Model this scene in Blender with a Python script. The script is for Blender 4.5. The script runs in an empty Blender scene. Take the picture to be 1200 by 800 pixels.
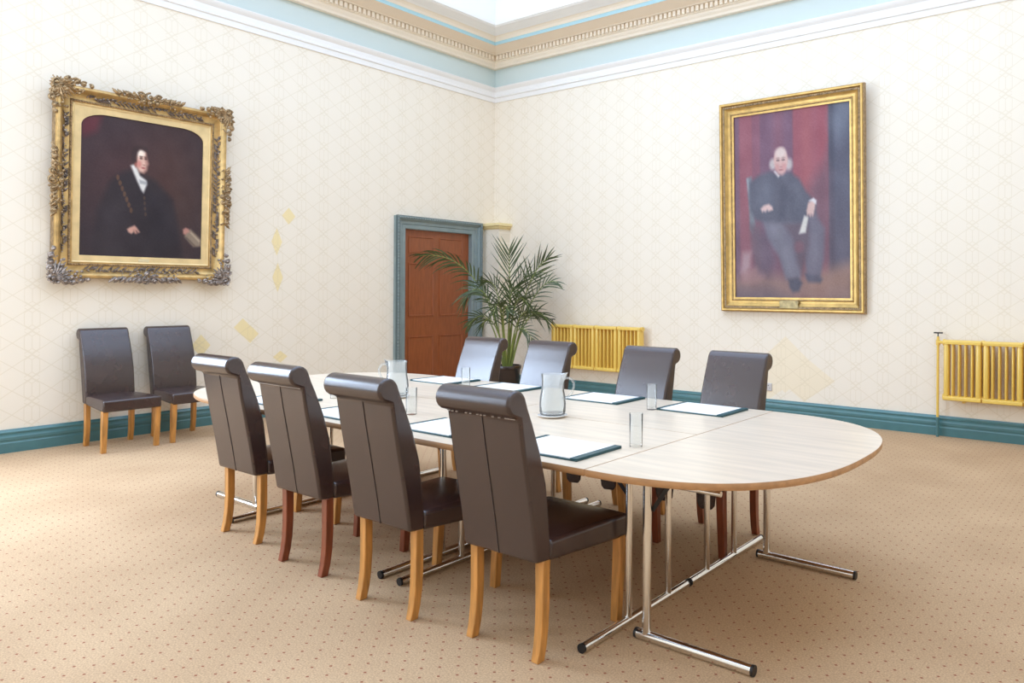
import bpy, bmesh, math, random
import numpy as np
from mathutils import Vector, Matrix
random.seed(7)
C = bpy.context.scene.collection
SC = bpy.context.scene
PI = math.pi

# ------------------------------------------------------------------ materials
def lin(c):
    return tuple((x/12.92 if x <= .04045 else ((x+.055)/1.055)**2.4) for x in c)
def rgb(r, g, b):
    return lin((r/255, g/255, b/255))

class E_:
    """tiny expression wrapper for math nodes"""
    def __init__(s, nt, sock): s.nt = nt; s.s = sock
    def _op(s, op, *o):
        n = s.nt.nodes.new('ShaderNodeMath'); n.operation = op
        for i, v in enumerate((s,)+o):
            if isinstance(v, E_): s.nt.links.new(v.s, n.inputs[i])
            else: n.inputs[i].default_value = v
        return E_(s.nt, n.outputs[0])
    def __add__(s, o): return s._op('ADD', o)
    def __sub__(s, o): return s._op('SUBTRACT', o)
    def __mul__(s, o): return s._op('MULTIPLY', o)
    def __truediv__(s, o): return s._op('DIVIDE', o)
    def abs(s): return s._op('ABSOLUTE')
    def fract(s): return s._op('FRACT')
    def max(s, o): return s._op('MAXIMUM', o)
    def min(s, o): return s._op('MINIMUM', o)
    def lt(s, o): return s._op('LESS_THAN', o)
    def neg(s): return s._op('MULTIPLY', -1.0)

def new_mat(name):
    m = bpy.data.materials.new(name); m.use_nodes = True
    nt = m.node_tree; b = nt.nodes['Principled BSDF']
    return m, nt, b
def mat(name, col, rough=.5, metal=0., noise=None, bump=None, coat=0., spec=None, **kw):
    """noise=(scale, amount, stretch) varies the base colour; bump=(scale, strength)"""
    m, nt, b = new_mat(name)
    b.inputs['Base Color'].default_value = (*col, 1); b.inputs['Roughness'].default_value = rough
    b.inputs['Metallic'].default_value = metal; b.inputs['Coat Weight'].default_value = coat
    b.inputs['Coat Roughness'].default_value = .15
    if spec is not None: b.inputs['Specular IOR Level'].default_value = spec
    tc = nt.nodes.new('ShaderNodeTexCoord')
    if noise:
        sc, amt = noise[0], noise[1]; st = noise[2] if len(noise) > 2 else (1, 1, 1)
        mp = nt.nodes.new('ShaderNodeMapping'); mp.inputs['Scale'].default_value = st
        nt.links.new(tc.outputs['Object'], mp.inputs['Vector'])
        n = nt.nodes.new('ShaderNodeTexNoise'); n.inputs['Scale'].default_value = sc; n.inputs['Detail'].default_value = 5
        nt.links.new(mp.outputs[0], n.inputs['Vector'])
        r = nt.nodes.new('ShaderNodeValToRGB')
        r.color_ramp.elements[0].position = .3; r.color_ramp.elements[1].position = .7
        r.color_ramp.elements[0].color = (*[c*(1-amt) for c in col], 1)
        r.color_ramp.elements[1].color = (*[min(1, c*(1+amt)) for c in col], 1)
        nt.links.new(n.outputs[0], r.inputs[0]); nt.links.new(r.outputs[0], b.inputs['Base Color'])
    if bump:
        n = nt.nodes.new('ShaderNodeTexNoise'); n.inputs['Scale'].default_value = bump[0]; n.inputs['Detail'].default_value = 3
        nt.links.new(tc.outputs['Object'], n.inputs['Vector'])
        bp = nt.nodes.new('ShaderNodeBump'); bp.inputs['Strength'].default_value = bump[1]; bp.inputs['Distance'].default_value = .002
        nt.links.new(n.outputs[0], bp.inputs['Height']); nt.links.new(bp.outputs[0], b.inputs['Normal'])
    for k, v in kw.items(): b.inputs[k].default_value = v
    return m

PW, PV = .291, .2132
def wallpaper(name, axis, h0, z0, patches, pcol=(.87, .70, .34, 1)):
    m, nt, b = new_mat(name)
    g = nt.nodes.new('ShaderNodeNewGeometry'); sp = nt.nodes.new('ShaderNodeSeparateXYZ')
    nt.links.new(g.outputs['Position'], sp.inputs[0])
    h = E_(nt, sp.outputs[axis]); z = E_(nt, sp.outputs[2])
    ur = (h-h0)/PW; v = (z-z0)/PV
    u = (ur+.5).fract()-.5; au = u.abs()
    def line(d, w): return (d.abs()/w).min(1.0).neg()+1.0
    def near0(e): return (e+.5).fract()-.5
    tot = line(near0(v+ur), .026).max(line(near0(v-ur), .026))
    vp = near0(v+.5); avp = vp.abs()            # 0 midway between the crossings
    short = avp.lt(.26)
    tot = tot.max((line(au, .014).max(line(au-.2, .014)))*short*.9)
    e1 = line(avp-(au.neg()+.46), .03)*au.lt(.2)
    e2 = line(avp-(au+.26), .03)*au.lt(.2)
    tot = tot.max(e1.max(e2)*.8)
    base = (.875, .79, .665); lc = (.66, .55, .36)
    n = nt.nodes.new('ShaderNodeTexNoise'); n.inputs['Scale'].default_value = 1.1
    nt.links.new(g.outputs['Position'], n.inputs['Vector'])
    mx0 = nt.nodes.new('ShaderNodeMix'); mx0.data_type = 'RGBA'
    mx0.inputs['A'].default_value = (*base, 1); mx0.inputs['B'].default_value = (.865, .775, .64, 1)
    nt.links.new(n.outputs[0], mx0.inputs['Factor'])
    last = mx0.outputs['Result']
    msk = None
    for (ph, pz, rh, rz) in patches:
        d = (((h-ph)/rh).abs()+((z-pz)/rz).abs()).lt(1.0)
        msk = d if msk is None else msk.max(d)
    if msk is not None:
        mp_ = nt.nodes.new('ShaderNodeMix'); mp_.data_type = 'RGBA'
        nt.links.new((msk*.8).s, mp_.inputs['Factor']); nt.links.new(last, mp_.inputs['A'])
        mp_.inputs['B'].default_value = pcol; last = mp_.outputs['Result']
    mx = nt.nodes.new('ShaderNodeMix'); mx.data_type = 'RGBA'
    nt.links.new((tot*.5).s, mx.inputs['Factor']); nt.links.new(last, mx.inputs['A']); mx.inputs['B'].default_value = (*lc, 1)
    nt.links.new(mx.outputs['Result'], b.inputs['Base Color'])
    b.inputs['Roughness'].default_value = .75; b.inputs['Specular IOR Level'].default_value = .2
    return m

def carpet_mat():
    m, nt, b = new_mat('carpet')
    g = nt.nodes.new('ShaderNodeNewGeometry'); sp = nt.nodes.new('ShaderNodeSeparateXYZ')
    nt.links.new(g.outputs['Position'], sp.inputs[0])
    x = E_(nt, sp.outputs[0])-6.889; y = E_(nt, sp.outputs[1])+5.36
    a = .0985
    def dots(dx, dy):
        fx = ((x/a+dx+.5).fract()-.5).abs()*a; fy = ((y/a+dy+.5).fract()-.5).abs()*a
        return (fx+fy*1.15).lt(.0078)
    d = dots(0, 0).max(dots(.5, .5))
    n = nt.nodes.new('ShaderNodeTexNoise'); n.inputs['Scale'].default_value = 1.6; n.inputs['Detail'].default_value = 4
    n2 = nt.nodes.new('ShaderNodeTexNoise'); n2.inputs['Scale'].default_value = 140; n2.inputs['Detail'].default_value = 3
    for q in (n, n2): nt.links.new(g.outputs['Position'], q.inputs['Vector'])
    r = nt.nodes.new('ShaderNodeValToRGB')
    r.color_ramp.elements[0].position = .3; r.color_ramp.elements[0].color = (.53, .355, .21, 1)
    r.color_ramp.elements[1].position = .7; r.color_ramp.elements[1].color = (.61, .42, .255, 1)
    nt.links.new(n.outputs[0], r.inputs[0])
    mf = nt.nodes.new('ShaderNodeMix'); mf.data_type = 'RGBA'; mf.blend_type = 'MULTIPLY'; mf.inputs['Factor'].default_value = 1
    r2 = nt.nodes.new('ShaderNodeValToRGB'); r2.color_ramp.elements[0].color = (.74, .72, .70, 1); r2.color_ramp.elements[0].position = .3
    r2.color_ramp.elements[1].color = (1.12, 1.12, 1.12, 1); r2.color_ramp.elements[1].position = .7
    nt.links.new(n2.outputs[0], r2.inputs[0])
    nt.links.new(r.outputs[0], mf.inputs['A']); nt.links.new(r2.outputs[0], mf.inputs['B'])
    mx = nt.nodes.new('ShaderNodeMix'); mx.data_type = 'RGBA'
    nt.links.new((d*.8).s, mx.inputs['Factor']); nt.links.new(mf.outputs['Result'], mx.inputs['A']); mx.inputs['B'].default_value = (.25, .05, .025, 1)
    nt.links.new(mx.outputs['Result'], b.inputs['Base Color'])
    b.inputs['Roughness'].default_value = .95; b.inputs['Specular IOR Level'].default_value = .1
    bp = nt.nodes.new('ShaderNodeBump'); bp.inputs['Strength'].default_value = .35; bp.inputs['Distance'].default_value = .004
    nt.links.new(n2.outputs[0], bp.inputs['Height']); nt.links.new(bp.outputs[0], b.inputs['Normal'])
    return m

def emit(name, col, st):
    m = bpy.data.materials.new(name); m.use_nodes = True; nt = m.node_tree; nt.nodes.clear()
    e = nt.nodes.new('ShaderNodeEmission'); o = nt.nodes.new('ShaderNodeOutputMaterial')
    e.inputs[0].default_value = (*col, 1); e.inputs[1].default_value = st
    nt.links.new(e.outputs[0], o.inputs[0]); return m

SKY_ST, WIN_ST, WIN2_ST = 2.7, 21.0, 7.5
M = dict(
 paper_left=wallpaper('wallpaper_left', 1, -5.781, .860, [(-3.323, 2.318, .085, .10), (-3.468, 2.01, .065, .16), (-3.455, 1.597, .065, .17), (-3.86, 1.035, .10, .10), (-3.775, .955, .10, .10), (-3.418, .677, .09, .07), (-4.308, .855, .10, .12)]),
 paper_back=wallpaper('wallpaper_back', 0, 6.122, 2.357, [(4.72, .62, .36, .33), (4.95, .47, .36, .26), (4.5, .45, .36, .26)], (.87, .745, .54, 1)),
 carpet=carpet_mat(),
 white=mat('white_paint', (.86, .83, .79), .5),
 ceil=mat('lantern_white', (.88, .87, .82), .6),
 blue=mat('frieze_blue', (.62, .70, .67), .6),
 blueline=mat('blue_line', (.42, .64, .68), .6),
 cream=mat('cornice_cream', (.86, .75, .60), .6),
 creamdk=mat('cornice_soffit_shade', (.84, .70, .54), .6),  # cornice cream darkened to paint in the shade under the soffit
 teal=mat('teal_gloss', (.070, .185, .195), .28, coat=.3, noise=(6, .08)),
 greyteal=mat('grey_teal_paint', (.235, .29, .285), .45, noise=(8, .08)),
 greydark=mat('grey_teal_shade', (.085, .125, .13), .5),
 doorwood=mat('door_wood', (.30, .080, .022), .42, noise=(7, .16, (6, 6, .8)), coat=.2),
 yellow=mat('yellow_gloss', (.83, .56, .115), .35, coat=.2),
 yelpaint=mat('yellow_cream_paint', (.86, .70, .36), .5),
 leather=mat('brown_leather', (.040, .019, .017), .27, bump=(160, .2), noise=(5, .18), spec=.9),
 seam=mat('seam_thread', (.025, .015, .012), .6),
 stitch=mat('pale_stitching', (.62, .55, .48), .7),
 oak=mat('oak', (.52, .235, .055), .42, noise=(9, .28, (5, 5, .6)), coat=.15),
 mahogany=mat('mahogany', (.215, .050, .016), .38, noise=(9, .28, (5, 5, .6)), coat=.2),
 chrome=mat('chrome', (.80, .79, .77), .13, metal=1.),
 black=mat('black_plastic', (.012, .012, .013), .4),
 steel=mat('dark_steel', (.05, .045, .045), .4, metal=.6),
 maple=mat('maple_laminate', (.76, .63, .49), .28, noise=(3.2, .09, (.7, 7, 7))),
 edge=mat('wood_edging', (.50, .27, .125), .4, noise=(6, .15, (1, 6, 6))),
 pad=mat('teal_pad_cover', (.018, .075, .085), .45),
 sheet=mat('white_paper', (.90, .87, .83), .6),
 saucer=mat('white_china', (.85, .84, .82), .2, coat=.5),
 gold=mat('gilt', (.58, .38, .15), .42, metal=.65, noise=(14, .25), bump=(60, .5)),
 goldlight=mat('gilt_slip', (.78, .58, .29), .45, metal=.35, noise=(10, .10)),
 golddark=mat('gilt_worn', (.36, .245, .13), .42, metal=.6, noise=(30, .45), bump=(70, .8)),
 goldsky=mat('gilt_sky_grey', (.33, .275, .24), .38, metal=.6, noise=(35, .55), bump=(60, .8)),  # gilt with the grey of reflected skylight put into its colour
 goldmid=mat('gilt_bright', (.53, .33, .10), .38, metal=.6, noise=(12, .2), bump=(60, .4)),
 cartouche=mat('worn_brass', (.46, .36, .17), .45, metal=.3, noise=(20, .3)),
 plate=mat('brass_plate', (.75, .65, .42), .35, metal=.5),
 pot=mat('dark_glazed_pot', (.022, .012, .010), .22, coat=.4),
 soil=mat('soil', (.035, .022, .014), .95, bump=(80, .6)),
 leaf=mat('palm_leaf', (.062, .088, .030), .45, noise=(4, .35)),
 stem=mat('palm_stem', (.20, .24, .055), .5, noise=(4, .3)),
 socket=mat('brushed_steel_plate', (.55, .52, .50), .35, metal=.5),
 skyl=emit('skylight_daylight', (.605, .755, 1.0), SKY_ST),
 winl=emit('window_daylight', (.62, .775, 1.0), WIN_ST),
 winf=emit('window_daylight_front', (.62, .775, 1.0), WIN2_ST),
)
def glass(name, tint, milk, ior):
    m = bpy.data.materials.new(name); m.use_nodes = True; nt = m.node_tree; nt.nodes.clear()
    N = nt.nodes.new; lk = nt.links.new
    tr = N('ShaderNodeBsdfTransparent'); tr.inputs[0].default_value = (*tint, 1)
    tl = N('ShaderNodeBsdfDiffuse'); tl.inputs[0].default_value = (.9, .92, .92, 1)
    a = N('ShaderNodeMixShader'); a.inputs[0].default_value = milk; lk(tr.outputs[0], a.inputs[1]); lk(tl.outputs[0], a.inputs[2])
    gl = N('ShaderNodeBsdfGlossy'); gl.inputs['Roughness'].default_value = .04
    fr = N('ShaderNodeFresnel'); fr.inputs[0].default_value = ior
    b = N('ShaderNodeMixShader'); lk(fr.outputs[0], b.inputs[0]); lk(a.outputs[0], b.inputs[1]); lk(gl.outputs[0], b.inputs[2])
    o = N('ShaderNodeOutputMaterial'); lk(b.outputs[0], o.inputs[0]); return m
M['glass'] = glass('clear_glass', (.99, .995, .99), .12, 1.11)
M['jug'] = glass('jug_glass', (.99, .995, .99), .20, 1.15)
M['water'] = glass('water', (.99, .995, .995), .14, 1.1)

# ------------------------------------------------------------------ geometry helpers
def obj(name, bm, m, parent=None, smooth=False, bevel=0, seg=2, subd=0, loc=None, angle=40):
    bmesh.ops.recalc_face_normals(bm, faces=bm.faces)
    me = bpy.data.meshes.new(name); bm.to_mesh(me); bm.free()
    o = bpy.data.objects.new(name, me); C.objects.link(o)
    for x in (m if isinstance(m, (list, tuple)) else [m]): me.materials.append(x)
    if parent is not None: o.parent = parent
    if loc is not None: o.location = loc
    if bevel:
        b = o.modifiers.new('b', 'BEVEL'); b.width = bevel; b.segments = seg; b.limit_method = 'ANGLE'; b.angle_limit = math.radians(35)
        smooth = True
    if subd:
        s = o.modifiers.new('s', 'SUBSURF'); s.levels = subd; s.render_levels = subd; smooth = True
    if smooth:
        me.polygons.foreach_set('use_smooth', [True]*len(me.polygons))
        if not subd: me.set_sharp_from_angle(angle=math.radians(angle))
    return o
def thing(name, label, cat, loc=(0, 0, 0), rz=0, group=None):
    o = bpy.data.objects.new(name, None); C.objects.link(o); o.empty_display_size = .1
    o.location = loc; o.rotation_euler = (0, 0, rz); o['label'] = label; o['category'] = cat
    if group: o['group'] = group
    return o
def tag(o, label, cat, group=None):
    o['label'] = label; o['category'] = cat
    if group: o['group'] = group
    return o
def struct(o, label=None):
    o['kind'] = 'structure'
    if label: o['label'] = label
    return o
def BM(): return bmesh.new()
def box(bm, a, b, mi=0):
    v = [bm.verts.new((x, y, z)) for x in (a[0], b[0]) for y in (a[1], b[1]) for z in (a[2], b[2])]
    for q in ((0, 1, 3, 2), (4, 6, 7, 5), (0, 4, 5, 1), (2, 3, 7, 6), (0, 2, 6, 4), (1, 5, 7, 3)):
        f = bm.faces.new([v[i] for i in q]); f.material_index = mi
    return v
def loft(bm, rings, close=True, caps=True, mi=0):
    vs = [[bm.verts.new(p) for p in r] for r in rings]
    n = len(vs[0])
    for a, b in zip(vs, vs[1:]):
        for i in range(n if close else n-1):
            f = bm.faces.new((a[i], a[(i+1) % n], b[(i+1) % n], b[i])); f.material_index = mi
    if caps and close:
        for r in (vs[0], vs[-1]):
            f = bm.faces.new(r); f.material_index = mi
    return vs
def tube(bm, pts, r, n=12, caps=True, mi=0):
    pts = [Vector(p) for p in pts]; rs = r if isinstance(r, (list, tuple)) else [r]*len(pts)
    rings = []; up = None
    for i, p in enumerate(pts):
        t = (pts[min(i+1, len(pts)-1)]-pts[max(i-1, 0)]).normalized()
        if up is None:
            up = Vector((0, 0, 1)) if abs(t.z) < .9 else Vector((1, 0, 0))
        a = t.cross(up).normalized(); b_ = a.cross(t).normalized(); up = b_
        rings.append([p+(a*math.cos(2*PI*k/n)+b_*math.sin(2*PI*k/n))*rs[i] for k in range(n)])
    loft(bm, rings, True, caps, mi)
def lathe(bm, prof, n=24, c=(0, 0, 0), mi=0, closed=False):
    rings = [[(c[0]+r*math.cos(2*PI*k/n), c[1]+r*math.sin(2*PI*k/n), c[2]+z) for k in range(n)] for r, z in prof]
    loft(bm, rings, True, not closed, mi)
def prism(bm, poly, f, lo, hi, mi=0):
    """poly 2-D, f(a,b,t)->xyz extruded t from lo to hi"""
    loft(bm, [[f(a, b_, t) for a, b_ in poly] for t in (lo, hi)], mi=mi)
def bez(p, n):
    p = [Vector(q) for q in p]; out = []
    for i in range(n+1):
        t = i/n; q = list(p)
        while len(q) > 1: q = [a.lerp(b_, t) for a, b_ in zip(q, q[1:])]
        out.append(q[0])
    return out
def copy_tree(o, parent=None):
    c = o.copy(); C.objects.link(c)
    if parent is not None: c.parent = parent
    for ch in o.children: copy_tree(ch, c)
    return c

# ------------------------------------------------------------------ room shell
W, L, HT = 9.6, 9.8, 4.9
T = .03
def wall_piece(bm, a, b): box(bm, a, b)
bm = BM(); box(bm, (-.4, -L-.2, -.1), (W+.2, .2, 0)); struct(obj('floor', bm, M['carpet']), 'fitted tan carpet with a lattice of small red dots')
DY0, DY1, DZ = -1.665, -.455, 2.29          # door opening
bm = BM()
G_ = .03; box(bm, (-.35, DY1+G_, 0), (-T, .2, HT+.3)); box(bm, (-.35, DY0-G_, DZ+G_), (-T, DY1+G_, HT+.3)); box(bm, (-.35, -L-.2, 0), (-T, DY0-G_, HT+.3))
struct(obj('wall_left', bm, M['paper_left']), 'left wall in pale lattice wallpaper')
bm = BM(); box(bm, (-T, T, 0), (W+.2, .2, HT+.3)); struct(obj('wall_back', bm, M['paper_back']), 'back wall in pale lattice wallpaper')
bm = BM(); box(bm, (W+T, -L-.2, 0), (W+.2, T, HT+.3)); struct(obj('wall_right', bm, M['paper_left']))
bm = BM(); box(bm, (-T, -L-.2, 0), (W+T, -L-T, HT+.3)); struct(obj('wall_front', bm, M['paper_back']))

def ring(name, prof, mats, mi=None, label=None, smooth=False):
    """profile (p inwards from the wall, z) swept round the four walls with mitres"""
    bm = BM(); vs = []
    for p, z in prof:
        vs.append([bm.verts.new(q) for q in ((p, -p, z), (W-p, -p, z), (W-p, -L+p, z), (p, -L+p, z))])
    for k, (a, b) in enumerate(zip(vs, vs[1:])):
        for i in range(4):
            f = bm.faces.new((a[i], a[(i+1) % 4], b[(i+1) % 4], b[i])); f.material_index = mi[k] if mi else 0
    return bm
def wall_strip(name, side, prof, m, a, b, label=None):
    bm = BM()
    f = {'left': lambda p, z, t: (p, t, z), 'back': lambda p, z, t: (t, -p, z), 'right': lambda p, z, t: (W-p, t, z), 'front': lambda p, z, t: (t, -L+p, z)}[side]
    prism(bm, prof, f, a, b); return bm
base_prof = [(-T, 0), (0, 0), (0, .085), (-.004, .092), (-.004, .105), (.0, .112), (0, .135), (-.006, .15), (-.008, .165), (-.004, .172), (-.004, .182), (-.012, .192), (-.018, .205), (-T, .205)]
bm = wall_strip('', 'left', base_prof, None, -L+T, -1.83); prism(bm, base_prof, lambda p, z, t: (p, t, z), -.26, -.2)
struct(obj('baseboard_left', bm, M['teal']), 'glossy teal moulded baseboard along left wall')
struct(obj('baseboard_back', wall_strip('', 'back', base_prof, None, .32, W+T), M['teal']), 'glossy teal moulded baseboard along back wall')
struct(obj('baseboard_right', wall_strip('', 'right', base_prof, None, -L+T, -.0), M['teal']))
struct(obj('baseboard_front', wall_strip('', 'front', base_prof, None, T, W-T), M['teal']))

# white picture moulding, frieze, cornice, lantern
mould = [(-T, 4.335), (-.016, 4.335), (-.012, 4.40), (.002, 4.405), (.004, 4.425), (-.006, 4.44), (-.002, 4.49), (.015, 4.51), (.03, 4.53), (.034, 4.548), (.02, 4.552), (.012, 4.562), (-T, 4.566)]
struct(obj('trim_1', ring('', mould, None), M['white'], smooth=True, angle=30), 'white picture moulding below the frieze')
bm = ring('', [(-T+.004, 4.56), (-T+.004, 4.86)], None); struct(obj('trim_2', bm, M['blue']), 'pale blue frieze band')
# cornice: bed mould, dentils, soffit, blue fascia
corn = [(-.02, 4.832), (.045, 4.832), (.052, 4.86), (.072, 4.885), (.08, 4.91), (.10, 4.918), (.10, 4.992), (.145, 4.995), (.155, 5.006), (.325, 5.062), (.333, 5.052), (.345, 5.052), (.345, 5.100),
        (.350, 5.104), (.362, 5.135), (.385, 5.16), (.40, 5.165), (.43, 5.18), (.445, 5.184), (.52, 5.212), (.535, 5.214), (.55, 5.222), (.555, 5.232), (.57, 5.24), (.572, 5.27)]
cm = [0]*8+[1]*3+[2]+[0]*4+[3]*8
bm = ring('', corn, None, cm)
dw, dg = .040, .066
def dent(bm, f, a, b):
    t = a
    while t < b:
        (x0, y0), (x1, y1) = f(.10, t), f(.138, t+dw)
        box(bm, (min(x0, x1), min(y0, y1), 4.926), (max(x0, x1), max(y0, y1), 4.988)); t += dg
dent(bm, lambda p, t: (p, t), -L+.16, -.16)
dent(bm, lambda p, t: (t, -p), .16, W-.16)
struct(obj('trim_3', bm, [M['cream'], M['creamdk'], M['blueline'], M['white']]), 'cream dentil cornice with pale blue edge line')
bm = BM()
q = .57
for (a, b) in (((q-.12, -L+q-.12), (q, -q+.12)), ((W-q, -L+q-.12), (W-q+.12, -q+.12)), ((q, -q), (W-q, -q+.12)), ((q, -L+q-.12), (W-q, -L+q))):
    box(bm, (a[0], a[1], 5.235), (b[0], b[1], 6.5))
box(bm, (q-.2, -L+q-.2, 6.5), (W-q+.2, -q+.2, 6.6))
struct(obj('ceiling', bm, M['ceil']), 'white lantern well above the cornice')
bm = BM(); v = [bm.verts.new(p) for p in ((1.0, -1.0, 6.45), (W-1.0, -1.0, 6.45), (W-1.0, -L+1.0, 6.45), (1.0, -L+1.0, 6.45))]; bm.faces.new(v)
struct(obj('window_1', bm, M['skyl']), 'roof lantern glazing overhead')
# tall windows out of frame (left wall near the camera, front wall)
def window(name, side, a, b, z0, z1, m, n=(2, 3)):
    f = {'left': lambda t, p, z: (p-T, t, z), 'front': lambda t, p, z: (t, -L-T+p, z)}[side]
    root = bpy.data.objects.new(name, None); C.objects.link(root); struct(root, 'tall sash window')
    bm = BM()
    def bx(t0, t1, p0, p1, za, zb):
        A, B = f(t0, p0, za), f(t1, p1, zb); box(bm, [min(i, j) for i, j in zip(A, B)], [max(i, j) for i, j in zip(A, B)])
    for (t0, t1, za, zb) in ((a-.1, a, z0-.1, z1+.1), (b, b+.1, z0-.1, z1+.1), (a, b, z1, z1+.1), (a, b, z0-.1, z0)): bx(t0, t1, 0, .07, za, zb)
    for i in range(1, n[0]): t = a+(b-a)*i/n[0]; bx(t-.02, t+.02, .01, .045, z0, z1)
    for i in range(1, n[1]): z = z0+(z1-z0)*i/n[1]; bx(a, b, .01, .045, z-.02, z+.02)
    obj('window_frame', bm, M['white'], root)
    bm = BM(); bm.faces.new([bm.verts.new(f(t, .012, z)) for t, z in ((a, z0), (b, z0), (b, z1), (a, z1))])
    obj('window_pane', bm, m, root)
window('window_2', 'left', -8.7, -6.9, .9, 3.9, M['winl'])
window('window_3', 'front', .5, 2.1, .9, 3.9, M['winf'])

# ------------------------------------------------------------------ door
dr = bpy.data.objects.new('door_1', None); C.objects.link(dr); struct(dr, 'brown six-panel wooden door in grey-teal surround beside the corner')
bm = BM()
XL = -.075                                    # leaf face
box(bm, (XL-.04, DY0, .005), (XL-.022, DY1, DZ))
wy = DY1-DY0
st = .115
cols = [(DY0+st, DY0+wy*.5-.055), (DY0+wy*.5+.055, DY1-st)]
rows = [(.20, .82), (1.10, 1.83), (1.97, 2.20)]
ys = [DY0, cols[0][0], cols[0][1], cols[1][0], cols[1][1], DY1]
zs = [.005, .20, .82, 1.10, 1.83, 1.97, 2.20, DZ]
for i in (0, 2, 4): box(bm, (XL-.022, ys[i], .005), (XL, ys[i+1], DZ))
for i in (1, 3):
    for k in (0, 2, 4, 6): box(bm, (XL-.022, ys[i], zs[k]), (XL, ys[i+1], zs[k+1]))
leaf = obj('door_leaf', bm, M['doorwood'], dr)
bm = BM()
for (y0, y1) in cols:
    for (z0, z1) in rows:
        rr = []
        for ins, xx in ((-.006, XL-.001), (-.006, XL+.008), (.010, XL+.010), (.018, XL+.002), (.024, XL-.021), (.052, XL-.021), (.09, XL-.004), (.094, XL-.004)):
            rr.append([(xx, y0+ins, z0+ins), (xx, y1-ins, z0+ins), (xx, y1-ins, z1-ins), (xx, y0+ins, z1-ins)])
        loft(bm, rr, True, True)
obj('door_panel', bm, M['doorwood'], dr)['label'] = 'raised and fielded panels'
# surround: mitred profile round the opening (d = distance outwards from the opening, p = projection)
arch = [(0, -T-.10), (0, 0), (.012, .006), (.055, .006), (.058, .0), (.064, .012), (.105, .012), (.11, .026), (.128, .034), (.132, .05), (.168, .05), (.168, -T)]
bm = BM(); vs = []
for d, p in arch:
    vs.append([bm.verts.new(v) for v in ((p, DY0-d, 0), (p, DY0-d, DZ+d), (p, DY1+d, DZ+d), (p, DY1+d, 0))])
for a, b in zip(vs, vs[1:]):
    for i in range(3): bm.faces.new((a[i], a[i+1], b[i+1], b[i]))
obj('door_surround', bm, M['greyteal'], dr)
bm = BM()                                     # carved egg-and-dart along the outer edge
t = 0
def egg(y, z, vert):
    a, b = (.011, .017) if vert else (.017, .011)
    r = []
    for k in range(5):
        u = k/4*PI/2; s = math.cos(u)
        r.append([(.044+.022*math.sin(u), y+a*s*math.cos(w*PI/3), z+b*s*math.sin(w*PI/3)) for w in range(6)])
    loft(bm, r)
z = .05
while z < DZ+.13:
    egg(DY0-.15, z, True); egg(DY1+.15, z, True); z += .042
y = DY0-.14
while y < DY1+.14:
    egg(y, DZ+.15, False); y += .042
obj('carved_edge', bm, M['greyteal'], dr, smooth=True)['label'] = 'carved beaded outer edge'
bm = BM()  # thin dark strips imitate the shade of a groove, nothing is cut in
for d in (.131, .169):
    box(bm, (.0505 if d < .15 else .02, DY0-d-.003, 0), (.053 if d < .15 else .0515, DY0-d+.003, DZ+d)); box(bm, (.0505 if d < .15 else .02, DY1+d-.003, 0), (.053 if d < .15 else .0515, DY1+d+.003, DZ+d))
    box(bm, (.0505 if d < .15 else .02, DY0-d, DZ+d-.003), (.053 if d < .15 else .0515, DY1+d, DZ+d+.003))
obj('groove_shade_strip', bm, M['greydark'], dr)['label'] = 'thin dark strips painted as groove shade beside the carved edge'

# corner boxing with cap
bm = BM(); box(bm, (-T, -.20, 0), (.30, T, 2.375)); struct(obj('pilaster', bm, M['paper_back']), 'wallpapered boxing in the room corner')
bm = BM()
for a, z0, z1 in ((.012, 2.375, 2.392), (.03, 2.392, 2.42), (.055, 2.42, 2.465)): box(bm, (-T, -.20-a, z0), (.30+a, T, z1))
struct(obj('trim_4', bm, M['yelpaint'], bevel=.006), 'yellow cap moulding of the corner boxing')

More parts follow.
